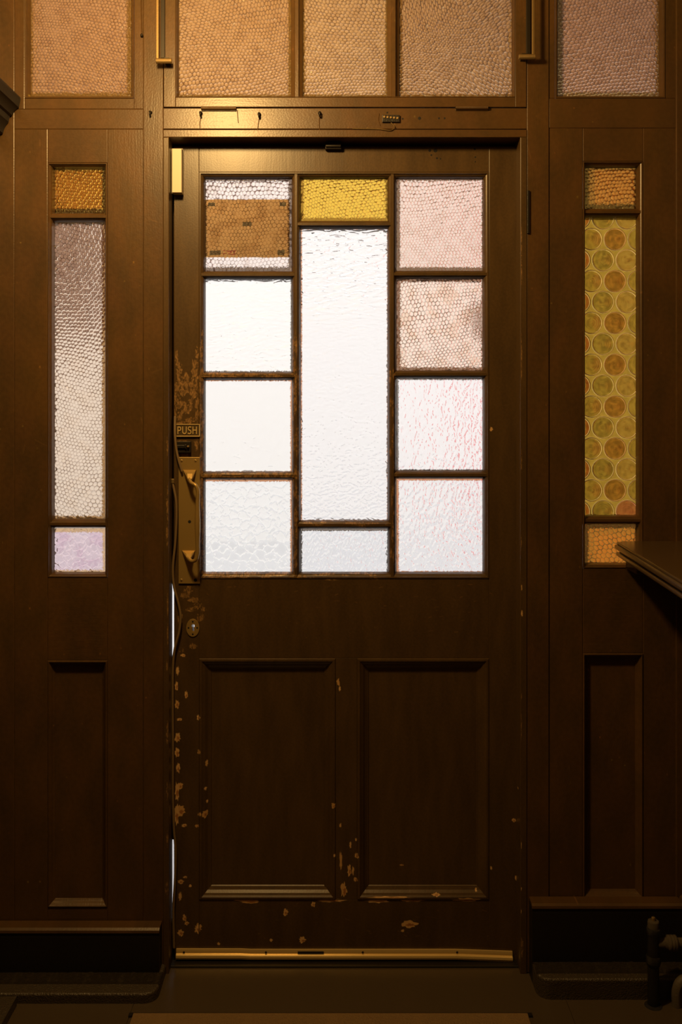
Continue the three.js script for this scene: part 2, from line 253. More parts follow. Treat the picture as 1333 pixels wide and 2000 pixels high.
// broad flat flakes like chipped ice
const flakes = (pitch, amp, seed) => (x, y) => {
  let b1 = 1e9, b2 = 1e9, id = 0; const a = x + 0.004 * n1(x * 60, y * 60 + seed), b = y + 0.004 * n2(x * 60 + seed, y * 60), gi = Math.floor(a / pitch), gj = Math.floor(b / pitch);
  for (let j = gj - 1; j <= gj + 1; j++) for (let i = gi - 1; i <= gi + 1; i++) { const d = Math.hypot((i + hash(i, j, seed)) * pitch - a, (j + hash(i, j, seed + 9)) * pitch - b); if (d < b1) { b2 = b1; b1 = d; id = hash(i, j, seed + 3); } else if (d < b2) b2 = d; }
  return amp * Math.min(1, (b2 - b1) / (0.25 * pitch)) * (0.6 + 0.4 * id);
};
function paneGeo(x0, x1, y0, y1, zf, t, step, field, tint) {
  const nx = Math.max(2, Math.round((x1 - x0) / step)), ny = Math.max(2, Math.round((y1 - y0) / step)), w = nx + 1, N = w * (ny + 1);
  const h = new Float32Array(N), seam = new Float32Array(N).fill(1), pos = [], nor = [], col = [], idx = [], dx = (x1 - x0) / nx, dy = (y1 - y0) / ny, c = [1, 1, 1];
  for (let j = 0; j <= ny; j++) for (let i = 0; i <= nx; i++) { h[j * w + i] = field(x0 + i * dx, y0 + j * dy); if (field.seam !== undefined) seam[j * w + i] = field.seam; }
  for (let j = 0; j <= ny; j++) for (let i = 0; i <= nx; i++) {
    const k = j * w + i, x = x0 + i * dx, y = y0 + j * dy;
    const sx = (h[j * w + Math.min(nx, i + 1)] - h[j * w + Math.max(0, i - 1)]) / (dx * (Math.min(nx, i + 1) - Math.max(0, i - 1))), sy = (h[Math.min(ny, j + 1) * w + i] - h[Math.max(0, j - 1) * w + i]) / (dy * (Math.min(ny, j + 1) - Math.max(0, j - 1))), l = Math.hypot(sx, sy, 1);
    pos.push(x, y, zf + h[k]); nor.push(-sx / l, -sy / l, 1 / l);
    const q = tint ? tint(x, y, Math.min(x - x0, x1 - x), y - y0, y1 - y, i / nx, j / ny, seam[k]) : c; col.push(q[0] * q[0], q[1] * q[1], q[2] * q[2]);   // light crosses two faces and the far one is clear
  }
  for (let j = 0; j < ny; j++) for (let i = 0; i < nx; i++) { const a = j * w + i; idx.push(a, a + 1, a + w + 1, a, a + w + 1, a + w); }
  const B = (x, y, z, n) => { pos.push(x, y, z); nor.push(...n); col.push(1, 1, 1); return pos.length / 3 - 1; };
  const quad = (pts, n) => { const k = pts.map((p) => B(...p, n)); idx.push(k[0], k[1], k[2], k[0], k[2], k[3]); };
  const zb = zf - t; quad([[x1, y0, zb], [x0, y0, zb], [x0, y1, zb], [x1, y1, zb]], [0, 0, -1]);
  const edge = (A, n) => { for (let i = 0; i + 1 < A.length; i++) { const a = A[i] * 3, b = A[i + 1] * 3; quad([[pos[a], pos[a + 1], zb], [pos[b], pos[b + 1], zb], [pos[b], pos[b + 1], pos[b + 2]], [pos[a], pos[a + 1], pos[a + 2]]], n); } };
  const R = (n) => [...Array(n).keys()];
  edge(R(nx + 1), [0, -1, 0]); edge(R(nx + 1).map((i) => ny * w + nx - i), [0, 1, 0]); edge(R(ny + 1).map((j) => (ny - j) * w), [-1, 0, 0]); edge(R(ny + 1).map((j) => j * w + nx), [1, 0, 0]);
  const g = new THREE.BufferGeometry(); g.setAttribute('position', new THREE.Float32BufferAttribute(pos, 3)); g.setAttribute('normal', new THREE.Float32BufferAttribute(nor, 3)); g.setAttribute('color', new THREE.Float32BufferAttribute(col, 3)); g.setIndex(idx);
  return g;
}
// colour of the glass with grime caught round its edges
function tinted(base, { edge = 0.006, grime = [0.10, 0.06, 0.02], patch = 0, patchColor = [0.5, 0.35, 0.2], seed = 1, corner, seams = 0.75, seamW = 1, dirt = [0.20, 0.10, 0.03] } = {}) {
  return (x, y, dx, db, dt, u, v, seam) => {
    const d = Math.min(dx, db, dt) - 0.0062, nn = n1(x * 130 + seed, y * 130) * 0.5 + n2(x * 420, y * 420 + seed) * 0.5;
    let k = d + nn * Math.max(edge * 0.9, 0.0024) < edge ? 0.85 : 0;
    if (corner && corner(u, v) + 0.5 * nn > 1) k = 0.6;
    const lodged = seams * smooth(0.20 * seamW, 0.07 * seamW, seam) * clamp(0.75 + 0.5 * n3(x * 24 + seed, y * 24) + 0.25 * n1(x * 150, y * 150 + seed), 0.15, 1);
    let p = 0; if (patch) p = patch * smooth(0.1, 0.7, n3(x * 16 + seed, y * 16) + 0.4 * n2(x * 90, y * 90 + seed));
    return [0, 1, 2].map((i) => { let b = base[i] * (1 - p) + base[i] * patchColor[i] * p; b = b * (1 - lodged) + dirt[i] * lodged; return b * (1 - k) + grime[i] * k; });
  };
}
const LAP = 0.006;                                              // glass held under the bead
function pane(parent, m0, n0, m1, n1_, z, field, mat, tint, step, label) {
  const g = paneGeo(wx(m0, z) - LAP, wx(m1, z) + LAP, wy(n1_, z) - LAP, wy(n0, z) + LAP, z, 0.005, step, field, tint);
  return add(parent, 'pane', g, mat, label);
}

// ------------------------------------------------------------------ the room and what lies outside
const HX = 0.885, TOP = 2.85, BACK = 3.3;
const wholeRoom = [
  ['ceiling', 'ochre plaster ceiling above the dark timber screen', 'ceiling', boxGeo(-HX - 0.1, HX + 0.1, TOP, TOP + 0.1, -0.1, BACK + 0.1), M.roomCeiling],
  ['wall_left', 'brown side wall of the lobby by the cornice', 'wall', boxGeo(-HX - 0.1, -HX, 0, TOP, -0.1, BACK), M.roomWall],
  ['wall_right', 'brown side wall of the lobby by the drinks shelf', 'wall', boxGeo(HX, HX + 0.1, 0, TOP, -0.1, BACK), M.roomWall],
  ['wall_back', 'brown wall of the lobby facing the door', 'wall', boxGeo(-HX - 0.1, HX + 0.1, 0, TOP, BACK, BACK + 0.1), M.roomWall],
];
for (const [name, label, cat, g, m] of wholeRoom) add(thing(name, label, cat, [0, name === 'ceiling' ? TOP : 0, 0], 'structure'), name === 'ceiling' ? 'plaster' : 'plaster', g, m);

const floor = thing('floor', 'dark worn lobby floor in front of the door', 'floor', [0, 0, 0], 'structure');
add(floor, 'slab', boxGeo(-HX, HX, -0.1, -0.003, -0.12, BACK), M.plinth);
for (const [a, b] of [[-HX, -0.5], [-0.499, 0.545], [0.546, HX]]) add(floor, 'linoleum', boxGeo(a, b, -0.003, 0, -0.12, BACK), M.lino);
add(floor, 'threshold', slab(wx(334, -0.05), wx(1016, -0.05), 0, 0.005, -0.02, 0.075, 0.002), M.darkMetal, 'dull metal threshold strip under the door');

// plinth steps either side of the doorway
function plinth(name, label, x0, x1, zf, h, r, side) {
  const p = thing(name, label, 'plinth', [(x0 + x1) / 2, 0, 0], 'structure'), s = new THREE.Shape(), b = 0.006;
  const xi = side < 0 ? x1 - b : x0 + b, xo = side < 0 ? x0 : x1, d = side < 0 ? -1 : 1;
  s.moveTo(xo, 0); s.lineTo(xi, 0); s.lineTo(xi, zf - b - r); s.quadraticCurveTo(xi, zf - b, xi + d * r, zf - b); s.lineTo(xo, zf - b); s.closePath();
  const g = new THREE.ExtrudeGeometry(s, { depth: h - b, bevelEnabled: true, bevelSize: b, bevelThickness: b, bevelSegments: 4, curveSegments: 10 });
  g.rotateX(Math.PI / 2); g.translate(0, h - b, 0); add(p, 'step', g, M.plinth);
  // lumpy old screed lying along the back of the step
  const q = new THREE.PlaneGeometry(x1 - x0, 0.05, 90, 12); q.rotateX(-Math.PI / 2);
  const a = q.attributes.position; for (let i = 0; i < a.count; i++) { const x = a.getX(i), z = a.getZ(i), e = smooth(0.025, 0.012, Math.abs(z)); a.setY(i, e * (0.004 + 0.003 * n1(x * 40, z * 60) + 0.002 * n2(x * 110, z * 140))); }
  q.computeVertexNormals(); q.translate((x0 + x1) / 2, h, 0.062); add(p, 'screed', q, M.plinth); return p;
}
const lowPlinth = plinth('trim_3', 'low worn plinth step under the shorter skirting board', -HX, wx(306, 0.125), 0.125, 0.024, 0.03, -1);
add(lowPlinth, 'return', slab(-HX, -0.778, 0, 0.023, 1.5, 1.37, 0.004), M.plinth);
plinth('trim_4', 'low worn plinth step under the taller skirting board', wx(1052, 0.11), HX, 0.11, 0.05, 0.03, 1);

// outside: a shallow porch, the pavement and the fronts across the street
const porch = thing('ceiling_porch', 'mauve painted porch ceiling outside the transom windows', 'porch', [0, 2.55, -1.3], 'structure');
add(porch, 'soffit', boxGeo(-2.2, 2.2, 2.75, 2.85, -1.35, -0.06), M.porch);
add(porch, 'fascia', boxGeo(-2.2, 2.2, 2.55, 2.75, -1.35, -1.25), M.porch);
add(porch, 'board', boxGeo(-2.2, -0.82, 1.74, 2.55, -1.35, -1.25), M.porch);
const street = thing('pavement', 'pale paving outside the door', 'pavement', [0, -0.02, -5], 'structure');
add(street, 'paving', boxGeo(-9, 9, -0.15, -0.02, -9, -0.12), M.paving);
const across = thing('wall_street', 'pale rendered front across the street', 'wall', [0, 0, -8], 'structure');
add(across, 'render', boxGeo(-9, 1.95, -0.02, 5.2, -8.4, -8), M.pale);
add(across, 'parapet', boxGeo(-9, 1.95, 5.2, 5.35, -8.5, -7.92), M.pale);
const across2 = thing('wall_neighbour', 'salmon red front across the street', 'wall', [2.2, 0, -7.9], 'structure');
add(across2, 'render', boxGeo(1.95, 2.5, -0.02, 5.6, -8.3, -7.9), M.salmon);
const across3 = thing('wall_corner', 'cream front at the end of the row across the street', 'wall', [6, 0, -7.9], 'structure');
add(across3, 'render', boxGeo(2.5, 9, -0.02, 4.9, -8.3, -7.95), M.pale);
add(across3, 'parapet', boxGeo(2.5, 9, 4.9, 5.05, -8.4, -7.88), M.pale);
add(across2, 'parapet', boxGeo(1.95, 2.5, 5.6, 5.75, -8.4, -7.82), M.salmon);

// ------------------------------------------------------------------ the timber screen
const T = 0.06, FOOT = 1900, HEAD = -292, CEILM = CY - (TOP - EYE) / S;
const screen = thing('wall_front', 'brown painted timber screen framing the glazed door', 'screen', [0, 0, 0], 'structure');
const UPW = 'paintUp', ACR = 'paintAcross', LE = -14.3, RI = 1347.3;
const B = (name, a, b, c, d, m = UPW, z = 0, e) => board(screen, name, a, b, c, d, z, T + z, M[m], e);
B('post', LE, CEILM, 28, FOOT); B('post', 280, CEILM, 319, FOOT, UPW, 0.003); B('post', 1030, CEILM, 1073, FOOT, UPW, 0.003); B('post', 1322, CEILM, RI, FOOT, UPW, 0.006);
B('rail', 28, CEILM, 280, -132, ACR); B('rail', 319, CEILM, 1030, -122, ACR); B('rail', 1073, CEILM, 1322, -132, ACR);
B('stile', 28, -132, 48, 213); B('stile', 262, -132, 280, 213); B('rail', 48, 192, 262, 213, ACR); B('rail', 28, 213, 280, 252, ACR, 0.001);
B('stile', 1073, -132, 1085, 192); B('stile', 1300, -132, 1322, 192); B('rail', 1073, 192, 1322, 250, ACR, 0.001);
B('rail', 319, 211, 1030, 252, ACR, 0.001);
B('stile', 28, 252, 93, FOOT); B('stile', 210, 252, 280, FOOT); B('rail', 93, 252, 210, 318, ACR, -0.0005); B('rail', 93, 1128, 210, 1290, ACR, -0.0005); B('rail', 93, 1772, 210, FOOT, ACR, -0.0005);
B('stile', 1073, 250, 1139, FOOT); B('stile', 1257, 250, 1322, FOOT); B('rail', 1139, 250, 1257, 315, ACR, -0.0005); B('rail', 1139, 1110, 1257, 1276, ACR, -0.0005); B('rail', 1139, 1754, 1257, FOOT, ACR, -0.0005);
const OGEE = (z, w, d) => [[0, z - 0.001], [0.0015, z + 0.002], [w * 0.2, z + 0.0025], [w * 0.32, z - 0.001], [w * 0.45, z - d * 0.25], [w * 0.62, z - d * 0.62], [w * 0.8, z - d * 0.85], [w * 0.84, z - d * 0.85], [w * 0.9, z - d + 0.0004], [w, z - d - 0.003]];
function sunkPanel(parent, m0, n0, m1, n1_, zf, mat, w = 0.018, d = 0.014) {
  const x0 = wx(m0, zf), x1 = wx(m1, zf), y0 = wy(n1_, zf), y1 = wy(n0, zf);
  add(parent, 'panel', slab(x0, x1, y0, y1, zf - d, 0.012, 0.0005), mat);
  add(parent, 'panel_moulding', ringMould(x0, x1, y0, y1, OGEE(zf, w, d)), mat);
}
sunkPanel(screen, 93, 1290, 210, 1772, 0, M.paintUp); sunkPanel(screen, 1139, 1276, 1257, 1754, 0, M.paintUp);
// small hooks, holes and leftovers on the rail under the fanlight
for (const [m, n] of [[393, 222], [507, 224], [625, 222], [295, 221]]) { const x = wx(m), y = wy(n); add(screen, 'screw_hook', mergeGeometries([lathe([[0.0001, 0.012], [0.003, 0.0115], [0.0032, 0.004], [0.0045, 0.003], [0.0045, 0]], x, y, 0.001, 'z', 10), sweep([[x, y, 0.012], [x, y - 0.005, 0.014], [x, y - 0.009, 0.011], [x, y - 0.008, 0.006]], 0.0022, 16, 8)].map((g) => g.index ? g.toNonIndexed() : g)), M.darkMetal); }
const holeGeo = (m, n, r, z) => lathe([[0.0001, 0.0003], [r * 0.8, 0.0003], [r, 0]], wx(m, z), wy(n, z), z, 'z', 10);
for (const [m, n, r] of [[820, 231, 3.2], [858, 231, 2], [869, 231, 2], [757, 220, 2], [787, 232, 2]]) add(screen, 'screw_hole', holeGeo(m, n, r * S, 0.001), M.hole);
{ // a broken strip of cable terminals
  const z = 0.001, g = [slab(wx(747), wx(781), wy(240), wy(226), z + 0.006, 0.007, 0.001)];
  add(screen, 'terminal_strip', g[0], M.blackPaint, 'black broken strip of cable terminals');
  for (let i = 0; i < 5; i++) add(screen, 'terminal_screw', lathe([[0.0001, 0.002], [0.0022, 0.0022], [0.0034, 0.001], [0.0034, -0.001]], wx(751 + i * 6.4), wy(230 + i * 0.6), z + 0.006, 'z', 10), M.dullBrass);
  add(screen, 'loose_wire', sweep([[wx(764), wy(240), 0.004], [wx(771), wy(250), 0.006], [wx(765), wy(256), 0.008], [wx(740), wy(254), 0.008], [wx(690), wy(253), 0.008]], 0.0012, 40, 6), M.dullBrass);
}
for (const pts of [[[507, 228], [505.5, 240], [503, 258]], [[625, 227], [624, 242], [625, 258]], [[464, 216], [465, 230], [466, 240]], [[393, 228], [391, 240], [391, 250]], [[741, 222], [740, 236], [743, 246]]]) add(screen, 'paint_run', sweep(pts.map(([m, n]) => [wx(m), wy(n), 0.0012]), 0.0011, 16, 6), M.paintUp);
add(screen, 'wire', sweep([[wx(276), wy(-20), 0.004], [wx(277), wy(30), 0.004], [wx(278), wy(66), 0.005]], 0.0014, 20, 6), M.paintUp);
add(screen, 'nail', lathe([[0.0001, 0.009], [0.003, 0.009], [0.004, 0.004], [0.003, 0]], wx(278), wy(71), 0.001, 'z', 10), M.darkMetal);

// ------------------------------------------------------------------ door frame
const frame = thing('trim_1', 'brown painted frame of the doorway set in the screen', 'door frame', [0, 0, 0], 'structure');
const FZ = 0.005;
board(frame, 'jamb', 319, 268, 330, FOOT + 3, FZ, 0.052, M.door); add(frame, 'rebate', slab(wx(300), wx(319), 0, wy(268), -0.047, 0.07, 0.0005), M.paintUp); board(frame, 'jamb', 1017, 268, 1030, FOOT + 3, FZ, 0.12, M.door); board(frame, 'head', 319, 253, 1030, 268, FZ, 0.12, M.paintAcross);
// unseen stops added behind the door to block daylight; lock side has two gaps
const stop = (a, b, n0, n1_) => { const z = -0.098; add(frame, 'added_stop', slab(wx(a, z), wx(b, z), wy(n1_, z), wy(n0, z), z, 0.017, 0.001), M.paintUp); };
const xl = 324; for (const [n0, n1_] of [[268, 1139], [1282, 1640], [1800, 1880]]) stop(xl, 352, n0, n1_);
stop(998, 1020, 268, 1880); { const z = -0.098; add(frame, 'added_stop', slab(wx(331, z), wx(1020, z), wy(300, z), wy(268, z), z, 0.017, 0.001), M.paintAcross); }
add(frame, 'hinge', slab(wx(1030.5, 0.006), wx(1035, 0.006), wy(456, 0.006), wy(372, 0.006), 0.008, 0.008, 0.001), M.blackPaint, 'dark painted hinge edge');

// ------------------------------------------------------------------ the door
const door = thing('door_1', 'old brown door with patchwork of textured glass panes above two sunk panels', 'door', [wx(666, ZD), 0, ZD], 'structure');
const DT = 0.045;
const keyX = wx(377, ZD), keyY = wy(1226, ZD);
const keyhole = new THREE.Path(); keyhole.moveTo(keyX - 0.005, keyY - 0.009); keyhole.lineTo(keyX - 0.005, keyY + 0.010); keyhole.lineTo(keyX + 0.005, keyY + 0.010); keyhole.lineTo(keyX + 0.005, keyY - 0.009); keyhole.closePath();
const DB = (name, a, b, c, d, z = ZD, holes = []) => board(door, name, a, b, c, d, z, DT + z - ZD, M.door, 0.001, holes);
DB('stile', 340, 286, 389, 1877, ZD, [keyhole]); DB('stile', 956, 286, 1011, 1877);
DB('rail', 389, 286, 956, 336, ZD - 0.0006); DB('rail', 389, 1130, 956, 1286, ZD - 0.0006); DB('rail', 389, 1757, 956, 1877, ZD - 0.0006); DB('muntin', 656, 1286, 698, 1757, ZD - 0.0006);
sunkPanel(door, 389, 1286, 656, 1757, ZD, M.door, 0.034, 0.015); sunkPanel(door, 698, 1286, 956, 1757, ZD, M.door, 0.034, 0.015);
// glazed upper half
const ZG = -0.070;                                               // front of the door's glass
const bead = (z, zg, w) => [[0, z - 0.001], [0.0012, z + 0.0015], [w * 0.3, z + 0.0015], [w * 0.36, z - 0.0025], [w * 0.55, z - 0.004], [w * 0.78, z - 0.009], [w * 0.92, zg + 0.004], [w, zg + 0.0002], [w, zg - 0.001]];
add(door, 'glazing_bead', ringMould(wx(389, ZD), wx(956, ZD), wy(1130, ZD), wy(336, ZD), bead(ZD, ZG, 0.0145)), M.door);
const barProfile = (z, zg, w, zb) => { const r = [[0.0032, z + 0.0005], [0.0042, z - 0.0006], [0.0046, z - 0.004], [w * 0.62, z - 0.0055], [w * 0.82, z - 0.010], [w, zg + 0.003], [w, zg]]; const all = [...r, [w, zb], [-w, zb], ...r.map(([u, q]) => [-u, q]).reverse()]; return all; };
const BW = 0.0118, ZB = -0.094;
const vbar = (m, n0, n1_) => add(door, 'glazing_bar', runMould('y', wy(n1_, ZD), wy(n0, ZD), wx(m, ZD), barProfile(ZD - 0.001, ZG, BW, ZB)), M.door);
const hbar = (n, m0, m1) => add(door, 'glazing_bar', runMould('x', wx(m0, ZD), wx(m1, ZD), wy(n, ZD), barProfile(ZD - 0.0025, ZG, BW * 0.9, ZB)), M.door);
vbar(578.5, 338, 1128); vbar(767, 338, 1128);
for (const n of [536, 734, 930]) hbar(n, 391, 577);
for (const n of [437, 1026]) hbar(n, 580, 766);
for (const n of [535, 731, 928]) hbar(n, 768, 954);

const st = S * 0.8;                                                    // spacing of the glass relief
const white = [0.98, 0.97, 0.97];
const rust = [0.55, 0.20, 0.03];
pane(door, 398, 350, 568, 526, ZG, bubbles(0.0109, 0.62, 3), G.film, tinted([0.93, 0.86, 0.84], { edge: 0.006, grime: [0.12, 0.06, 0.02], patch: 0.25, seed: 3 }), st, 'clear bubble glass with a paper notice behind it');
pane(door, 398, 546, 568, 725, ZG, ripple(45, 110, 0.00045, 2), G.clear, tinted([1, 1, 1], { edge: 0.0001, seed: 4 }), st, 'nearly smooth white bright glass');
pane(door, 398, 744, 568, 921, ZG, flakes(0.030, 0.0009, 5), G.clear, tinted([0.99, 0.99, 0.98], { edge: 0.0003, grime: rust, seed: 5 }), st, 'white glass with faint flaky relief');
pane(door, 398, 940, 568, 1120, ZG, flakes(0.024, 0.0016, 6), G.clear, tinted([0.97, 0.98, 0.98], { edge: 0.0006, grime: rust, seed: 6 }), st, 'white glass with chipped-ice relief');
pane(door, 590, 348, 757, 429, ZG, bubbles(0.0097, 0.6, 8), G.clear, tinted([0.84, 0.54, 0.075], { edge: 0.005, grime: [0.30, 0.15, 0.02], seed: 8 }), st, 'golden amber bubble glass');
pane(door, 590, 448, 757, 1016, ZG, (x, y) => { const k = smooth(1.55, 1.75, y); return k * ripple(36, 112, 0.00072, 9)(x, y) + (1 - k) * swell(58, 88, 0.0008, 10)(x, y); }, G.clear, tinted([0.97, 0.97, 0.98], { edge: 0.0003, grime: rust, seed: 9 }), st, 'tall white glass with wormy ripple');
pane(door, 590, 1037, 757, 1120, ZG, ripple(130, 60, 0.0004, 12), G.clear, tinted([0.93, 0.94, 0.96], { edge: 0.0001, seed: 12 }), st, 'pale grey white rippled glass');
pane(door, 779, 350, 945, 525, ZG, bubbles(0.0094, 0.6, 13), G.film, tinted([0.90, 0.76, 0.68], { edge: 0.004, grime: [0.16, 0.08, 0.02], patch: 0.1, seed: 13, seams: 0.85, dirt: [0.52, 0.26, 0.10] }), st, 'pinkish bubble glass');
pane(door, 779, 547, 945, 721, ZG, bubbles(0.0098, 0.75, 14), G.film, tinted([1.0, 0.87, 0.76], { seamW: 1.25, dirt: [0.24, 0.10, 0.02], edge: 0.005, grime: [0.20, 0.08, 0.02], patch: 0.3, patchColor: [0.8, 0.56, 0.34], seams: 0.95, seed: 14, corner: (u, v) => 1.5 - 2.2 * Math.hypot((u - 1) * 1.3, (v - 0.55) * 1.2) }), st, 'pinkish brown bubble glass stained with grime');
pane(door, 779, 742, 945, 917, ZG, swell(92, 52, 0.00085, 15), G.clear, tinted([0.98, 0.97, 0.98], { edge: 0.0001, seed: 15 }), st, 'white rippled glass with pink veins');
pane(door, 779, 938, 945, 1116, ZG, swell(100, 46, 0.00095, 16), G.clear, tinted([0.96, 0.96, 0.97], { edge: 0.0006, grime: rust, seed: 16 }), st, 'white rippled glass with stronger pink veins');

// brass fittings of the door
const signZ = ZD + 0.004, sx0 = wx(341, signZ), sx1 = wx(391, signZ), sy0 = wy(853, signZ), sy1 = wy(828, signZ);
const plate = add(door, 'push_plate', slab(sx0, sx1, sy0, sy1, signZ, 0.004, 0.0006), M.bronze, 'small brass plate reading PUSH');
add(plate, 'rim', ringMould(sx0, sx1, sy0, sy1, [[0, signZ - 0.001], [0.0003, signZ + 0.0016], [0.0022, signZ + 0.0016], [0.0028, signZ - 0.0002]]), M.polished);
const font = await new FontLoader().loadAsync('fonts/droid/droid_sans_regular.typeface.json');
{ const g = new TextGeometry('PUSH', { font, size: 0.0188, depth: 0.0016, curveSegments: 6, bevelEnabled: true, bevelThickness: 0.0004, bevelSize: 0.0003, bevelSegments: 1 });
  g.computeBoundingBox(); const b = g.boundingBox; g.scale(0.0505 / (b.max.x - b.min.x), 1, 1); g.computeBoundingBox(); const c = g.boundingBox;
  g.translate((sx0 + sx1) / 2 - (c.min.x + c.max.x) / 2, (sy0 + sy1) / 2 - (c.min.y + c.max.y) / 2, signZ); add(plate, 'lettering', g, M.polished); }
{ // old night latch under the sign
  const z = ZD, l = add(door, 'night_latch', slab(wx(346, z), wx(374, z), wy(884, z), wy(862, z), z + 0.009, 0.009, 0.001), M.darkMetal, 'blackened latch under the sign');
  add(l, 'bolt', mergeGeometries([slab(wx(344, z), wx(363, z), wy(875, z), wy(869, z), z + 0.014, 0.006, 0.001), slab(wx(363, z), wx(366, z), wy(876, z), wy(868, z), z + 0.015, 0.007, 0.001)]), M.blackPaint);
  add(l, 'latch_knob', lathe([[0.0001, 0.008], [0.003, 0.007], [0.0035, 0]], wx(369, z), wy(872, z), z + 0.009, 'z', 12), M.dullBrass);
}
{ // cranked pull handle on a long plate
  const z = ZD + 0.004, X = (m, q = 0) => wx(m, z + q), Y = (n, q = 0) => wy(n, z + q);
  const back = add(door, 'pull_handle', slab(X(349), X(390.5), Y(1140), Y(893), z, 0.004, 0.0008), M.brass, 'brass pull handle on a long plate');
  for (const [m, n] of [[355, 900], [382, 900], [354.5, 1133]]) {
    add(back, 'screw', lathe([[0.0001, 0.0012], [0.0028, 0.001], [0.0036, 0]], X(m), Y(n), z, 'z', 14), M.brass);
    const s = new THREE.BoxGeometry(0.0055, 0.0008, 0.0008); s.rotateZ(2.2); s.translate(X(m), Y(n), z + 0.0012); add(back, 'slot', s, M.hole);
  }
  for (const [m, n, r] of [[382, 1133, 3.4], [370.5, 1019, 3.2]]) add(back, 'screw_hole', lathe([[0.0001, 0.0003], [r * S * 0.85, 0.0003], [r * S, 0]], X(m), Y(n), z, 'z', 12), M.hole);
  // the two tapered feet
  const foot = (m, n, d) => { const pts = [[-13, -8, 0], [14, -8, 0], [11, 3, 0], [4, 15, 0], [-2, 16, 0], [-8, 6, 0], [-12, -8, 0.003], [13, -8, 0.003], [-4, -1, 0.014], [6, -1, 0.014], [-3, 9, 0.024], [5, 9, 0.024], [-2, 15, 0.022], [4, 15, 0.022], [0, 17, 0.017]];
    const g = new ConvexGeometry(pts.map(([p, q, h]) => V(X(m + p, h), Y(n + q * d, h), z + h))); add(back, 'foot', g, M.brass); };
  foot(370, 926, 1); foot(368, 1082, 0.8);
  const Q = 0.036;
  add(back, 'grip', sweep([[X(370, 0.02), Y(936, 0.02), z + 0.020], [X(374, 0.028), Y(943, 0.028), z + 0.029], [X(382, Q), Y(948, Q), z + 0.035], [X(386.5, Q), Y(958, Q), z + Q], [X(386, Q), Y(985, Q), z + Q], [X(386, Q), Y(1020, Q), z + Q], [X(386, Q), Y(1060, Q), z + Q], [X(386, Q), Y(1082, Q), z + Q], [X(383, Q), Y(1093, Q), z + 0.035], [X(375, 0.03), Y(1096, 0.03), z + 0.030], [X(368, 0.02), Y(1090, 0.02), z + 0.020]], (t) => 0.0048 + 0.0024 * Math.exp(-(((t - 0.52) / 0.17) ** 2)), 110, 16), M.brass);
}
{ // oval escutcheon, pierced
  const z = ZD, s = new THREE.Shape(); s.absellipse(keyX, keyY, 0.0165, 0.0225, 0, Math.PI * 2);
  const h = new THREE.Path(); h.absarc(keyX + 0.001, keyY + 0.005, 0.0048, -0.9, Math.PI + 0.9, false); h.lineTo(keyX - 0.0018, keyY - 0.009); h.lineTo(keyX + 0.0038, keyY - 0.009); h.closePath(); s.holes.push(h);
  const g = new THREE.ExtrudeGeometry(s, { depth: 0.0012, bevelEnabled: true, bevelSize: 0.0006, bevelThickness: 0.0006, bevelSegments: 2, curveSegments: 28 }); g.translate(0, 0, z + 0.0006);
  const e = add(door, 'escutcheon', g, M.brass, 'oval brass keyhole plate with daylight in the keyhole');
  for (const [a, b] of [[0, 0.016], [0, -0.0165], [-0.011, 0], [0.0115, 0]]) add(e, 'screw_hole', lathe([[0.0001, 0.0003], [0.002, 0.0003], [0.0025, 0]], keyX + a, keyY + b, z + 0.0024, 'z', 10), M.hole);
}
// cream plastic contact on the top corner
{ const z = ZD + 0.03, c = add(door, 'contact_sensor', slab(wx(336, z), wx(355, z), wy(376, z), wy(290, z), z, 0.03, 0.0012), M.cream, 'cream plastic alarm contact on the top corner');
  add(c, 'base', slab(wx(337, ZD), wx(358, ZD), wy(379, ZD), wy(291, ZD), ZD + 0.006, 0.006, 0.0008), M.cream); }
{ // small folded bracket at the top of the door
  const z = ZD, b = add(door, 'bracket', slab(wx(636, z), wx(667, z), wy(294, z), wy(274, z), z + 0.016, 0.016, 0.001), M.darkMetal, 'small dark metal bracket over the top rail');
  for (const n of [278, 289]) add(b, 'knuckle', lathe([[0.0001, -0.019], [0.004, -0.019], [0.004, 0.019], [0.0001, 0.019]], wx(651.5, z), wy(n, z), z + 0.019, 'x', 12), M.darkMetal); }
for (const [m, n, r] of [[843, 303, 2], [854, 309, 2.2], [861, 310, 1.6], [840, 294, 3], [851, 294, 4], [929, 307, 1.8], [929, 316, 1.5], [928, 291, 2.4]]) add(door, 'screw_hole', holeGeo(m, n, r * S, ZD - 0.0006), M.hole);
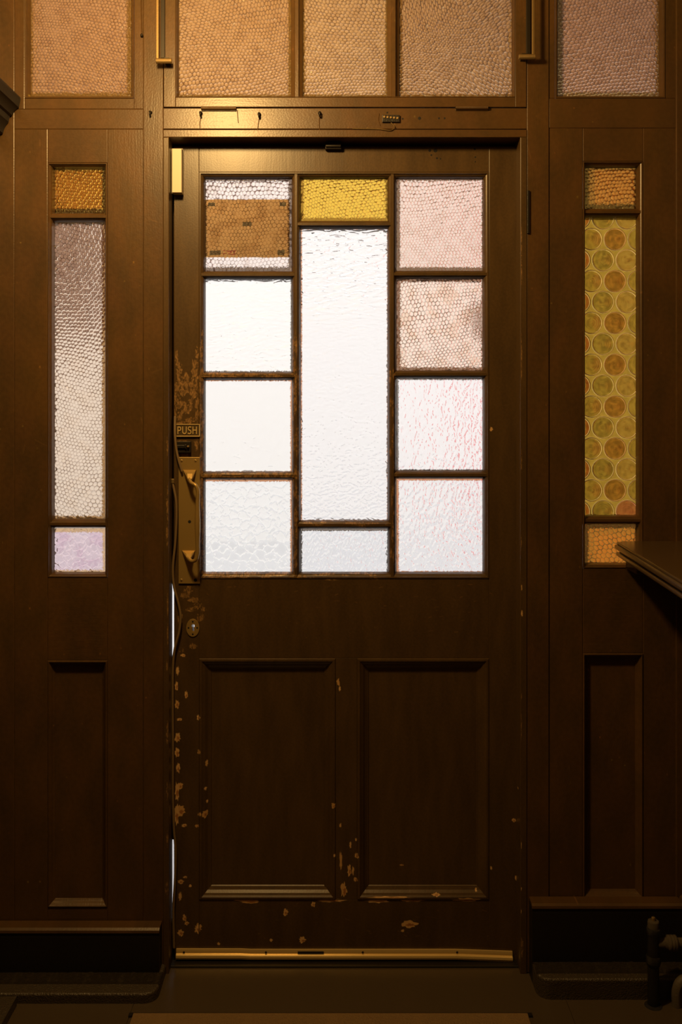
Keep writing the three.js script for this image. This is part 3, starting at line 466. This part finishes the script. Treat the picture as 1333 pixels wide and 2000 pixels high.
{ // brass draught strip along the foot, bent at its free end
  const z = ZD, prof = [[0.0120, z], [0.0120, z + 0.004], [0.0070, z + 0.005], [0.0015, z + 0.005], [-0.0010, z + 0.011], [-0.0060, z + 0.012], [-0.0110, z + 0.010], [-0.0125, z + 0.004], [-0.0125, z]];
  const path = [[345, 1861], [470, 1861], [490, 1862], [640, 1862], [890, 1862], [1001, 1866]], q = [];
  for (let i = 0; i + 1 < path.length; i++) for (let k = 0; k < prof.length; k++) { const a = path[i], b = path[i + 1], [u, za] = prof[k], [v, zb] = prof[(k + 1) % prof.length]; q.push([V(wx(a[0], z), wy(a[1], z) + u, za), V(wx(a[0], z), wy(a[1], z) + v, zb), V(wx(b[0], z), wy(b[1], z) + v, zb), V(wx(b[0], z), wy(b[1], z) + u, za)]); }
  for (const [m, n] of [path[0], path[path.length - 1]]) for (let k = 0; k + 2 < prof.length - 1; k++) q.push([prof[0], prof[k + 1], prof[k + 2], prof[k + 2]].map(([u, zz]) => V(wx(m, z), wy(n, z) + u, zz)));
  const s = add(door, 'draught_strip', faceted(q), M.polished, 'brass draught strip along the foot of the door');
  add(s, 'slot', boxGeo(wx(582, z), wx(633, z), wy(1861, z), wy(1856, z), z + 0.004, z + 0.0058), M.hole);
  for (const m of [360, 520, 709, 893]) add(s, 'screw', lathe([[0.0001, 0.002], [0.0025, 0.0015], [0.0032, 0]], wx(m, z), wy(1858, z), z + 0.0045, 'z', 10), M.darkMetal);
}

// ------------------------------------------------------------------ fanlight over the door
const FZ1 = 0.004;
const fan = thing('window_1', 'hinged three-pane fanlight of bubble glass over the door', 'window', [wx(676), wy(210), 0], 'structure');
const W1 = (name, a, b, c, d, m) => board(fan, name, a, b, c, d, FZ1, 0.05, M[m], 0.0012);
W1('stile', 320, -121, 343, 209, UPW); W1('stile', 1007, -121, 1029, 209, UPW); W1('rail', 343, 190, 1007, 209, ACR); W1('rail', 343, -121, 1007, -100, ACR);
const ZW = -0.012;
const wBead = (z, zg, w) => [[0, z - 0.001], [0.001, z + 0.001], [w * 0.3, z + 0.0008], [w * 0.5, z - 0.005], [w * 0.9, zg + 0.003], [w, zg], [w, zg - 0.001]];
add(fan, 'glazing_bead', ringMould(wx(343, FZ1), wx(1007, FZ1), wy(190, FZ1), wy(-100, FZ1), wBead(FZ1, ZW, 0.006)), M.paintUp);
for (const m of [580, 769.5]) add(fan, 'mullion', runMould('y', wy(190, FZ1), wy(-100, FZ1), wx(m, FZ1), [[0.004, FZ1], [0.005, FZ1 - 0.001], [0.0065, FZ1 - 0.006], [0.0145, ZW + 0.004], [0.0155, ZW], [0.0155, -0.045], [-0.0155, -0.045], [-0.0155, ZW], [-0.0145, ZW + 0.004], [-0.0065, FZ1 - 0.006], [-0.005, FZ1 - 0.001], [-0.004, FZ1]]), M.paintUp);
const mauve = [0.77, 0.66, 0.53];
const cornerGold = (u, v) => (u < 0.3 && v < 0.22 ? 1.35 - 4 * (u + v * 0.7) : 0);
pane(fan, 348, -96, 566, 187, ZW, bubbles(0.0096, 1.1, 21), G.grimy, tinted(mauve, { edge: 0.003, grime: [0.48, 0.36, 0.12], dirt: [0.34, 0.22, 0.07], seams: 0.75, seed: 21, patch: 0.1 }), st, 'beige bubble glass, wide pane by the cream contact');
pane(fan, 593, -96, 756, 187, ZW, bubbles(0.0092, 1.1, 22), G.grimy, tinted([0.81, 0.72, 0.60], { edge: 0.003, grime: [0.48, 0.36, 0.12], dirt: [0.34, 0.22, 0.07], seams: 0.75, seed: 22, patch: 0.1 }), st, 'beige bubble glass, narrow middle pane');
pane(fan, 783, -96, 1003, 187, ZW, bubbles(0.0092, 1.1, 23, 0.22, 2.2), G.grimy, tinted(mauve, { edge: 0.004, grime: [0.48, 0.34, 0.10], dirt: [0.34, 0.22, 0.07], seams: 0.75, seed: 23, patch: 0.1, corner: cornerGold }), st, 'beige bubble glass with a golden stained corner');
for (const [m0, m1, n] of [[394, 462, 213], [890, 953, 212]]) { const l = (m1 - m0) * S / 2, c = wx((m0 + m1) / 2); const h = add(fan, 'hinge', lathe([[0.0001, -l], [0.0045, -l], [0.0045, l], [0.0001, l]], c, wy(n), 0.007, 'x', 14), M.paintAcross, 'painted butt hinge barrel');
  add(h, 'leaf', slab(c - l, c + l, wy(n) - 0.006, wy(n) + 0.004, 0.0045, 0.003, 0.0004), M.paintAcross); }
for (const [mb, m0, m1, n, lab] of [[308, 305, 336, 119, 'brass quadrant stay by the cream contact'], [1042, 1014, 1046, 111, 'brass quadrant stay beside the pinkish window']]) { const z = 0.03, a = add(fan, 'window_stay', slab(wx(mb - 2.4, z), wx(mb + 2.4, z), wy(n, z), wy(-90, z), z + 0.003, 0.006, 0.0008), M.dullBrass, lab);
  const l = (m1 - m0) * S / 2 * (D - z) / D; add(a, 'barrel', lathe([[0.0001, -l], [0.006, -l], [0.0066, -l + 0.001], [0.0066, l - 0.001], [0.006, l], [0.0001, l]], wx((m0 + m1) / 2, z), wy(n, z), z, 'x', 20), M.dullBrass);
  const s0 = mb < 600 ? 314 : 1029; add(a, 'dark_strip', slab(wx(s0, 0.012), wx(s0 + 8, 0.012), wy(n - 6, 0.012), wy(-90, 0.012), 0.012, 0.008, 0.0008), M.darkMetal);  // dark upright strip on the inner side of the stay bar
  const pinX = wx((m0 + m1) / 2 + (mb < 600 ? 8 : -8), 0.01); add(a, 'pivot', boxGeo(pinX - 0.006, pinX + 0.006, wy(n, 0.02) - 0.006, wy(n, 0.02) + 0.006, 0.004, 0.028), M.darkMetal); }

// ------------------------------------------------------------------ upper side windows
function upperWindow(name, label, m0, m1, n1_, p0, p1, seed, base, edge) {
  const w = thing(name, label, 'window', [wx((m0 + m1) / 2), wy(n1_), 0], 'structure'), zg = -0.016;
  const x0 = wx(m0), x1 = wx(m1), y0 = wy(n1_), y1 = wy(-132);
  add(w, 'glazing_bead', ringMould(x0, x1, y0, y1, [[0, -0.001], [0.001, 0.0015], [0.004, 0.001], [0.0055, -0.005], [0.0095, zg + 0.003], [0.0105, zg], [0.0105, zg - 0.001]]), M.paintUp);
  pane(w, p0, -122, p1, n1_ - 5, zg, bubbles(0.0092, 1.1, seed), G.grimy, tinted(base, { edge, grime: [0.48, 0.36, 0.12], dirt: [0.34, 0.22, 0.07], seams: 0.75, seed, patch: 0.1 }), st);
  return w;
}
upperWindow('window_2', 'upper fixed bubble glass window above the amber and mauve sidelight', 48, 262, 192, 57, 254, 31, [0.74, 0.61, 0.49], 0.008);
upperWindow('window_3', 'upper fixed pinkish bubble glass window above the bullseye sidelight', 1085, 1300, 192, 1093, 1291, 32, [0.78, 0.63, 0.52], 0.009);

// ------------------------------------------------------------------ sidelights
function sidelight(name, label, m0, m1, n0, n1_, bars) {
  const w = thing(name, label, 'window', [wx((m0 + m1) / 2), wy(n1_), 0], 'structure'), zg = -0.026;
  add(w, 'glazing_bead', ringMould(wx(m0), wx(m1), wy(n1_), wy(n0), bead(-0.0005, zg, 0.0105)), M.paintUp);
  for (const n of bars) add(w, 'glazing_bar', runMould('x', wx(m0 + 3), wx(m1 - 3), wy(n), barProfile(-0.004, zg, 0.0115, -0.05)), M.paintAcross);
  return [w, zg];
}
{ const [w, zg] = sidelight('window_4', 'narrow sidelight with amber top pane, long bubble pane and mauve foot pane', 93, 210, 318, 1128, [422, 1024]);
  pane(w, 102, 327, 204, 412, zg, bubbles(0.0099, 0.95, 41), G.film, tinted([0.90, 0.48, 0.06], { edge: 0.006, grime: [0.14, 0.09, 0.02], seed: 41 }), st, 'orange amber bubble glass');
  pane(w, 102, 433, 204, 1012, zg, bubbles(0.0103, 0.5, 42), G.film, tinted([0.86, 0.73, 0.60], { edge: 0.006, grime: [0.34, 0.16, 0.025], dirt: [0.25, 0.12, 0.03], seed: 42, patch: 0.1, patchColor: [0.9, 0.7, 0.45], seams: 0.9 }), st, 'long bubble glass, mauve above and white below');
  pane(w, 102, 1036, 204, 1116, zg, flakes(0.016, 0.0028, 43), G.film, tinted([0.84, 0.70, 0.76], { edge: 0.004, grime: [0.7, 0.45, 0.2], seed: 43, patch: 0.4, patchColor: [0.8, 0.6, 0.75] }), st, 'mauve glass with leafy relief'); }
{ const [w, zg] = sidelight('window_5', 'narrow sidelight of olive bullseye glass between two orange panes', 1139, 1257, 315, 1110, [413, 1017]);
  pane(w, 1146, 324, 1246, 404, zg, bubbles(0.0097, 0.95, 51), G.grimy, tinted([0.72, 0.37, 0.06], { edge: 0.007, grime: [0.16, 0.10, 0.02], seed: 51 }), st, 'dull orange bubble glass at the top');
  pane(w, 1146, 1028, 1246, 1104, zg, bubbles(0.0124, 0.55, 52), G.grimy, tinted([0.95, 0.43, 0.06], { edge: 0.005, grime: [0.16, 0.08, 0.02], seed: 52 }), st, 'bright orange bubble glass behind the shelf');
  // bullseye sheet: one backing pane and a disc for every bullseye
  const x0 = wx(1142, zg), x1 = wx(1249, zg), y0 = wy(1008, zg), y1 = wy(422, zg);
    const R = 22.2 * S, px = 46.6, py = 40.9, tones = [[0.92, 0.89, 0.72], [0.84, 0.68, 0.52], [1.0, 0.92, 0.80], [0.84, 0.83, 0.66]];
  const row = (j) => 1156 + (j & 1 ? -23.3 : 0);
  const backing = (x, y) => {                                   // olive glass; pale rings painted in as refraction highlights round each bullseye
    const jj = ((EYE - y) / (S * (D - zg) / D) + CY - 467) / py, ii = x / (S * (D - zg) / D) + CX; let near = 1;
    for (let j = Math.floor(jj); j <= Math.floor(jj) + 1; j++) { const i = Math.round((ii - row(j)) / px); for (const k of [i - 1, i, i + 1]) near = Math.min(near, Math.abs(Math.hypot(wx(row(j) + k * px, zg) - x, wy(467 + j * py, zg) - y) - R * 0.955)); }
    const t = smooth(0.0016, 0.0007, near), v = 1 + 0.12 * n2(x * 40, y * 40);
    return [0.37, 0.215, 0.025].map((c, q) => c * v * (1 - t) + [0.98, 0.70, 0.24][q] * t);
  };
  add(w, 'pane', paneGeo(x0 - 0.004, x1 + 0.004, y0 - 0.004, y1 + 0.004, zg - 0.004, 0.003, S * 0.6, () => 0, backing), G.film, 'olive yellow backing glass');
  for (let j = -1; j < 15; j++) for (let i = -1; i < 4; i++) {
    const cx = wx(1156 + (j & 1 ? -23.3 : 0) + i * px, zg), cy = wy(467 + j * py, zg), r0 = R;
    if (cx + r0 < x0 + 0.004 || cx - r0 > x1 - 0.004 || cy + r0 < y0 + 0.004 || cy - r0 > y1 - 0.004) continue;
    const base = (i === 3 && !(j % 4)) || (j === 13 && i === 2) ? [1.0, 0.66, 0.80] : tones[(j & 1) * 2 + (i & 1)];
    const rings = 22, seg = 40, pos = [], col = [], idx = [], seed = j * 5 + i;
    const prof = (t) => 0.0004 + 0.0006 * Math.exp(-(((t - 0.95) / 0.05) ** 2)) + 0.00035 * Math.sin(t * 34) * (1 - t) + 0.0012 * Math.exp(-((t / 0.09) ** 2));
    for (let a = 0; a <= rings; a++) for (let b = 0; b < seg; b++) {
      const t = a / rings, th = b / seg * Math.PI * 2, tt = t + 0.012 * n1(Math.cos(th) + seed, Math.sin(th) * t);
      const x = clamp(cx + Math.cos(th) * R * t, x0, x1), y = clamp(cy + Math.sin(th) * R * t, y0, y1);
      pos.push(x, y, zg - 0.002 + prof(tt)); const s = 1 + 0.20 * n2(x * 60 + seed, y * 60) + 0.20 * n3(t * 20, 0.7 * Math.cos(th) + seed);
      col.push(...base.map((c) => clamp(c * s, 0, 1) ** 2));
    }
    const N = (rings + 1) * seg; for (let b = 0; b < seg; b++) { const k = (rings * seg + b) * 3; pos.push(pos[k], pos[k + 1], zg - 0.0035); col.push(...base); }
    pos.push(clamp(cx, x0, x1), clamp(cy, y0, y1), zg - 0.0035); col.push(...base);
    for (let a = 0; a < rings; a++) for (let b = 0; b < seg; b++) { const c = (b + 1) % seg, A = a * seg + b, C = a * seg + c; idx.push(A, A + seg, C + seg, A, C + seg, C); }
    for (let b = 0; b < seg; b++) { const c = (b + 1) % seg; idx.push(rings * seg + b, N + b, N + c, rings * seg + b, N + c, rings * seg + c, N + c, N + b, N + seg); }
    const g = new THREE.BufferGeometry(); g.setAttribute('position', new THREE.Float32BufferAttribute(pos, 3)); g.setAttribute('color', new THREE.Float32BufferAttribute(col, 3)); g.setIndex(idx); g.computeVertexNormals();
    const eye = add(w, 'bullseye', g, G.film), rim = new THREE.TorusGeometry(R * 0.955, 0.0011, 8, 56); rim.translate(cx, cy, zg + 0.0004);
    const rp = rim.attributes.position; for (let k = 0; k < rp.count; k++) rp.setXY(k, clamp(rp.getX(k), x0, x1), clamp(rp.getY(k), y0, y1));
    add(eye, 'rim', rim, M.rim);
  }
}

// ------------------------------------------------------------------ skirtings and mouldings
function skirting(name, label, x0, x1, h) { const b = thing(name, label, 'skirting', [(x0 + x1) / 2, 0, 0.02], 'structure'), c = [[0, 0.0035], [0, 0.040], [h - 0.022, 0.040], [h - 0.012, 0.0385], [h - 0.004, 0.034], [h, 0.027], [h, 0.0035]];
  add(b, 'board', runMould('x', x0, x1, 0, c.map(([u, z]) => [u, z])), M.blackPaint);
  add(b, 'capping', runMould('x', x0 - 0.0005, x1 + 0.0005, h, [[0.0005, 0.0035], [0.0005, 0.036], [-0.004, 0.0415], [-0.010, 0.0425], [-0.012, 0.0405], [-0.006, 0.030], [-0.006, 0.0035]]), M.paintAcross); }
skirting('baseboard_left', 'low black skirting board with brown capping by the keyhole side', -HX, wx(311, 0.04), wy(1797));
skirting('baseboard_right', 'taller black skirting board with brown capping behind the pipe', wx(1040, 0.04), HX - 0.032, wy(1750));
{ const b = thing('baseboard_side', 'end of the skirting on the wall beside the radiator pipe', 'skirting', [HX - 0.015, 0, 0.6], 'structure');
  const s = new THREE.Shape(); s.moveTo(HX, 0); s.lineTo(HX - 0.031, 0); s.lineTo(HX - 0.031, 0.185); s.lineTo(HX - 0.026, 0.198); s.lineTo(HX - 0.018, 0.204); s.lineTo(HX, 0.204); s.closePath();
  const g = new THREE.ExtrudeGeometry(s, { depth: 1.2, bevelEnabled: false }); g.translate(0, 0, 0.001); add(b, 'board', g, M.paintUp); }
{ const b = thing('trim_2', 'dark moulded cornice end jutting in at the upper corner', 'cornice', [-HX, wy(270), 0.6], 'structure'), X = (m) => wx(m), Y = (n) => wy(n);
  const s = new THREE.Shape(); s.moveTo(-HX, Y(190)); s.lineTo(X(39), Y(190)); s.quadraticCurveTo(X(42.5), Y(191), X(42), Y(197)); s.lineTo(X(39), Y(212)); s.quadraticCurveTo(X(30), Y(216), X(26), Y(227)); s.lineTo(X(21), Y(229)); s.lineTo(X(19), Y(240)); s.quadraticCurveTo(X(11), Y(247), X(8), Y(262)); s.lineTo(X(-2), Y(266)); s.lineTo(-HX, Y(272)); s.closePath();
  const g = new THREE.ExtrudeGeometry(s, { depth: 1.3, bevelEnabled: false, curveSegments: 8 }); g.translate(0, 0, 0.007); add(b, 'moulding', g, M.ebony); }

// ------------------------------------------------------------------ free-standing things
{ // drinks shelf on the side wall
  const y = wy(1056), o = thing('drinks_shelf', 'dark varnished drinks shelf jutting in over the orange foot pane', 'shelf', [HX, y, 0.4]);
  const outline = (d) => { const s = new THREE.Shape(), x0 = 0.688 + d, x1 = HX - 0.003, z0 = 0.008, z1 = 0.95, k = -0.055; s.moveTo(x1, z0); s.lineTo(x0 + 0.02, z0); s.lineTo(x0, z0 + 0.018); s.lineTo(x0 + k, z1); s.lineTo(x1, z1); s.closePath(); return s; };
  const layer = (name, d, t, top, mat, b) => { const g = new THREE.ExtrudeGeometry(outline(d + b), { depth: t - 2 * b, bevelEnabled: true, bevelSize: b, bevelThickness: b, bevelSegments: 3 }); g.rotateX(Math.PI / 2); g.translate(0, top - b, 0); add(o, name, g, mat); };
  layer('top', 0.006, 0.006, y, M.shelf, 0.002); layer('nosing', 0, 0.012, y - 0.006, M.shelf, 0.004); layer('fillet', 0.012, 0.007, y - 0.018, M.shelf, 0.001); layer('lower_moulding', 0.004, 0.010, y - 0.025, M.shelf, 0.0035);
  add(o, 'bracket', slab(0.72, 0.738, y - 0.068, y - 0.036, 0.10, 0.09, 0.002), M.shelf);
  add(o, 'ledger', boxGeo(HX - 0.03, HX - 0.002, y - 0.10, y - 0.035, 0.01, 0.9), M.shelf);
}
{ // radiator valve and pipe
  const z = 0.132, x = wx(1277, z), yb = wy(1845, z), o = thing('radiator_valve', 'dark painted pipe and radiator valve by the taller skirting', 'valve', [x, 0, z]), m = M.blackPaint;
  const Y = (n) => wy(n, z), r = 0.0145;
  add(o, 'pipe', lathe([[0.0001, 0], [r * 0.92, 0], [r * 0.92, Y(1878)], [0.0001, Y(1878)]], x, 0, z), m);
  add(o, 'floor_plate', lathe([[0.0001, 0.004], [r * 1.2, 0.004], [r * 1.45, 0]], x, 0, z), m);
  add(o, 'collar', lathe([[0.0001, Y(1884)], [r * 1.05, Y(1884)], [r * 1.22, Y(1878)], [r * 1.22, Y(1868)], [r, Y(1865)]], x, 0, z), m);
  add(o, 'valve_body', lathe([[r, Y(1870)], [r * 1.05, Y(1850)], [r * 0.95, Y(1835)], [r * 1.1, Y(1822)], [r * 1.15, Y(1820)], [r * 1.15, Y(1813)], [r, Y(1811)], [0.0001, Y(1810)]], x, 0, z), m);
  const cap = add(o, 'cap', lathe([[r * 0.98, Y(1813)], [r * 0.98, Y(1800)], [r * 0.85, Y(1798)], [0.0001, Y(1797)]], x, 0, z, 'y', 8), M.dusty);
  add(cap, 'spindle', lathe([[0.005, Y(1798)], [0.005, Y(1792)], [0.0035, Y(1791)], [0.0001, Y(1791)]], x, 0, z, 'y', 8), M.dullBrass);
  add(o, 'union_tail', lathe([[0.011, 0], [0.011, 0.02], [0.0135, 0.022], [0.0135, 0.026], [0.018, 0.028], [0.018, 0.034], [0.016, 0.035], [0.018, 0.036], [0.018, 0.042], [0.016, 0.043], [0.018, 0.044], [0.018, 0.049], [0.012, 0.05], [0.012, HX - x - 0.034]], x + 0.006, Y(1842), z, 'x'), M.dusty);
  add(o, 'elbow_pipe', sweep([[HX - 0.033, 0.066, z], [HX - 0.052, 0.065, z], [HX - 0.070, 0.055, z], [HX - 0.078, 0.036, z], [HX - 0.078, 0.002, z]], 0.0125, 40, 14), M.dusty);
}
{ // coir mat
  const z0 = 0.178, z1 = 0.95, x0 = wx(262, 0.17), x1 = wx(1030, 0.17), o = thing('door_mat', 'brown coir door mat at the foot of the picture', 'mat', [0, 0, (z0 + z1) / 2]);
  const s = rectShape(x0 + 0.003, z0 + 0.003, x1 - 0.003, z1 - 0.003), g = new THREE.ExtrudeGeometry(s, { depth: 0.008, bevelEnabled: true, bevelSize: 0.003, bevelThickness: 0.002, bevelSegments: 2 }); g.rotateX(Math.PI / 2); g.translate(0, 0.0105, 0);
  add(o, 'pile', g, M.coir); add(o, 'edging', boxGeo(x0 - 0.012, x1 + 0.012, 0.0005, 0.005, z0 - 0.012, z0 - 0.0005), M.darkMetal);
}
{ // loose alarm cable down the edge of the door
  const z = ZD + 0.012, o = thing('alarm_cable', 'brown loose cable hanging down the lock edge of the door', 'cable', [wx(345, z), 0.02, z]), p = (m, n, q = 0) => [wx(m, z + q), wy(n, z + q), z + q];
  add(o, 'upper_length', sweep([p(342, 815, -0.006), p(342, 850, 0.003), p(345, 880, 0.002), p(350, 902, 0.002), p(355.5, 920, 0)], 0.0032, 60, 8), M.cable);
  add(o, 'lower_length', sweep([p(338, 945, 0), p(344, 978, 0.001), p(345, 1010), p(342.5, 1060), p(338, 1110), p(340, 1145), p(349, 1180), p(353, 1205), p(350, 1235), p(342, 1265), p(338.5, 1295), p(337.5, 1360), p(338, 1450), p(338, 1560), p(340, 1620), p(343, 1660), p(342, 1720), p(339, 1775), p(340, 1850)], 0.0032, 160, 8), M.cable);
  add(o, 'clip', slab(wx(334, z), wx(341, z), wy(944, z), wy(935, z), z + 0.004, 0.006, 0.001), M.dullBrass);
}
{ // notice taped to the outer face of the glass
  const z = -0.0765, c = document.createElement('canvas'); c.width = 340; c.height = 240; const g = c.getContext('2d'), r = rng(9);
  g.fillStyle = '#d6b06a'; g.fillRect(0, 0, 340, 240);  // ochre is the lamplight on white paper, painted into the sheet
  for (let i = 0; i < 900; i++) { g.fillStyle = `rgba(150,100,30,${0.12 * r()})`; g.fillRect(r() * 340, r() * 240, 4 + r() * 16, 3 + r() * 8); }
  g.fillStyle = '#2e3516'; g.fillRect(300, 12, 26, 16); g.fillRect(14, 14, 28, 14); g.fillRect(292, 208, 28, 22); g.fillRect(20, 212, 44, 18); g.fillRect(152, 92, 34, 18);
  g.fillStyle = '#a2281a'; for (let i = 0; i < 26; i++) g.fillRect(72 + r() * 46, 208 + r() * 18, 7, 4);
  const t = new THREE.CanvasTexture(c); t.colorSpace = THREE.SRGBColorSpace;
  const o = thing('paper_notice', 'paper notice with ochre lamplight painted in, behind the corner bubble pane of the door', 'notice', [wx(484, z), wy(503, z), z]);
  const q = new THREE.PlaneGeometry(wx(566, z) - wx(400, z), wy(390, z) - wy(503, z)); q.translate((wx(566, z) + wx(400, z)) / 2, (wy(390, z) + wy(503, z)) / 2, z);
  add(o, 'sheet', q, std({ map: t, roughness: 1, transmission: 0.4, thickness: 0, side: THREE.DoubleSide }));
}
{ // opal globe pendant that lights the lobby
  const [x, y, z] = LAMP.at, o = thing('pendant_lamp', 'opal glass globe pendant hanging in the lobby', 'lamp', [x, TOP, z]);
  add(o, 'rod', lathe([[0.006, y + 0.09], [0.006, TOP]], x, 0, z), M.brass);
  add(o, 'ceiling_rose', lathe([[0.006, TOP - 0.03], [0.04, TOP - 0.012], [0.05, TOP]], x, 0, z), M.brass);
  add(o, 'gallery', lathe([[0.006, y + 0.105], [0.03, y + 0.10], [0.04, y + 0.072]], x, 0, z), M.brass);
  const globe = new THREE.SphereGeometry(0.085, 32, 20); globe.translate(x, y, z); add(o, 'globe', globe, M.opal);
  const l = new THREE.PointLight(lin(...LAMP.color), LAMP.candela, 0, 2); l.position.set(0, y - TOP, 0); l.castShadow = true; l.shadow.radius = 4; l.shadow.mapSize.set(2048, 2048); l.shadow.bias = -0.001; o.add(l);
}
renderer.render(scene, camera);
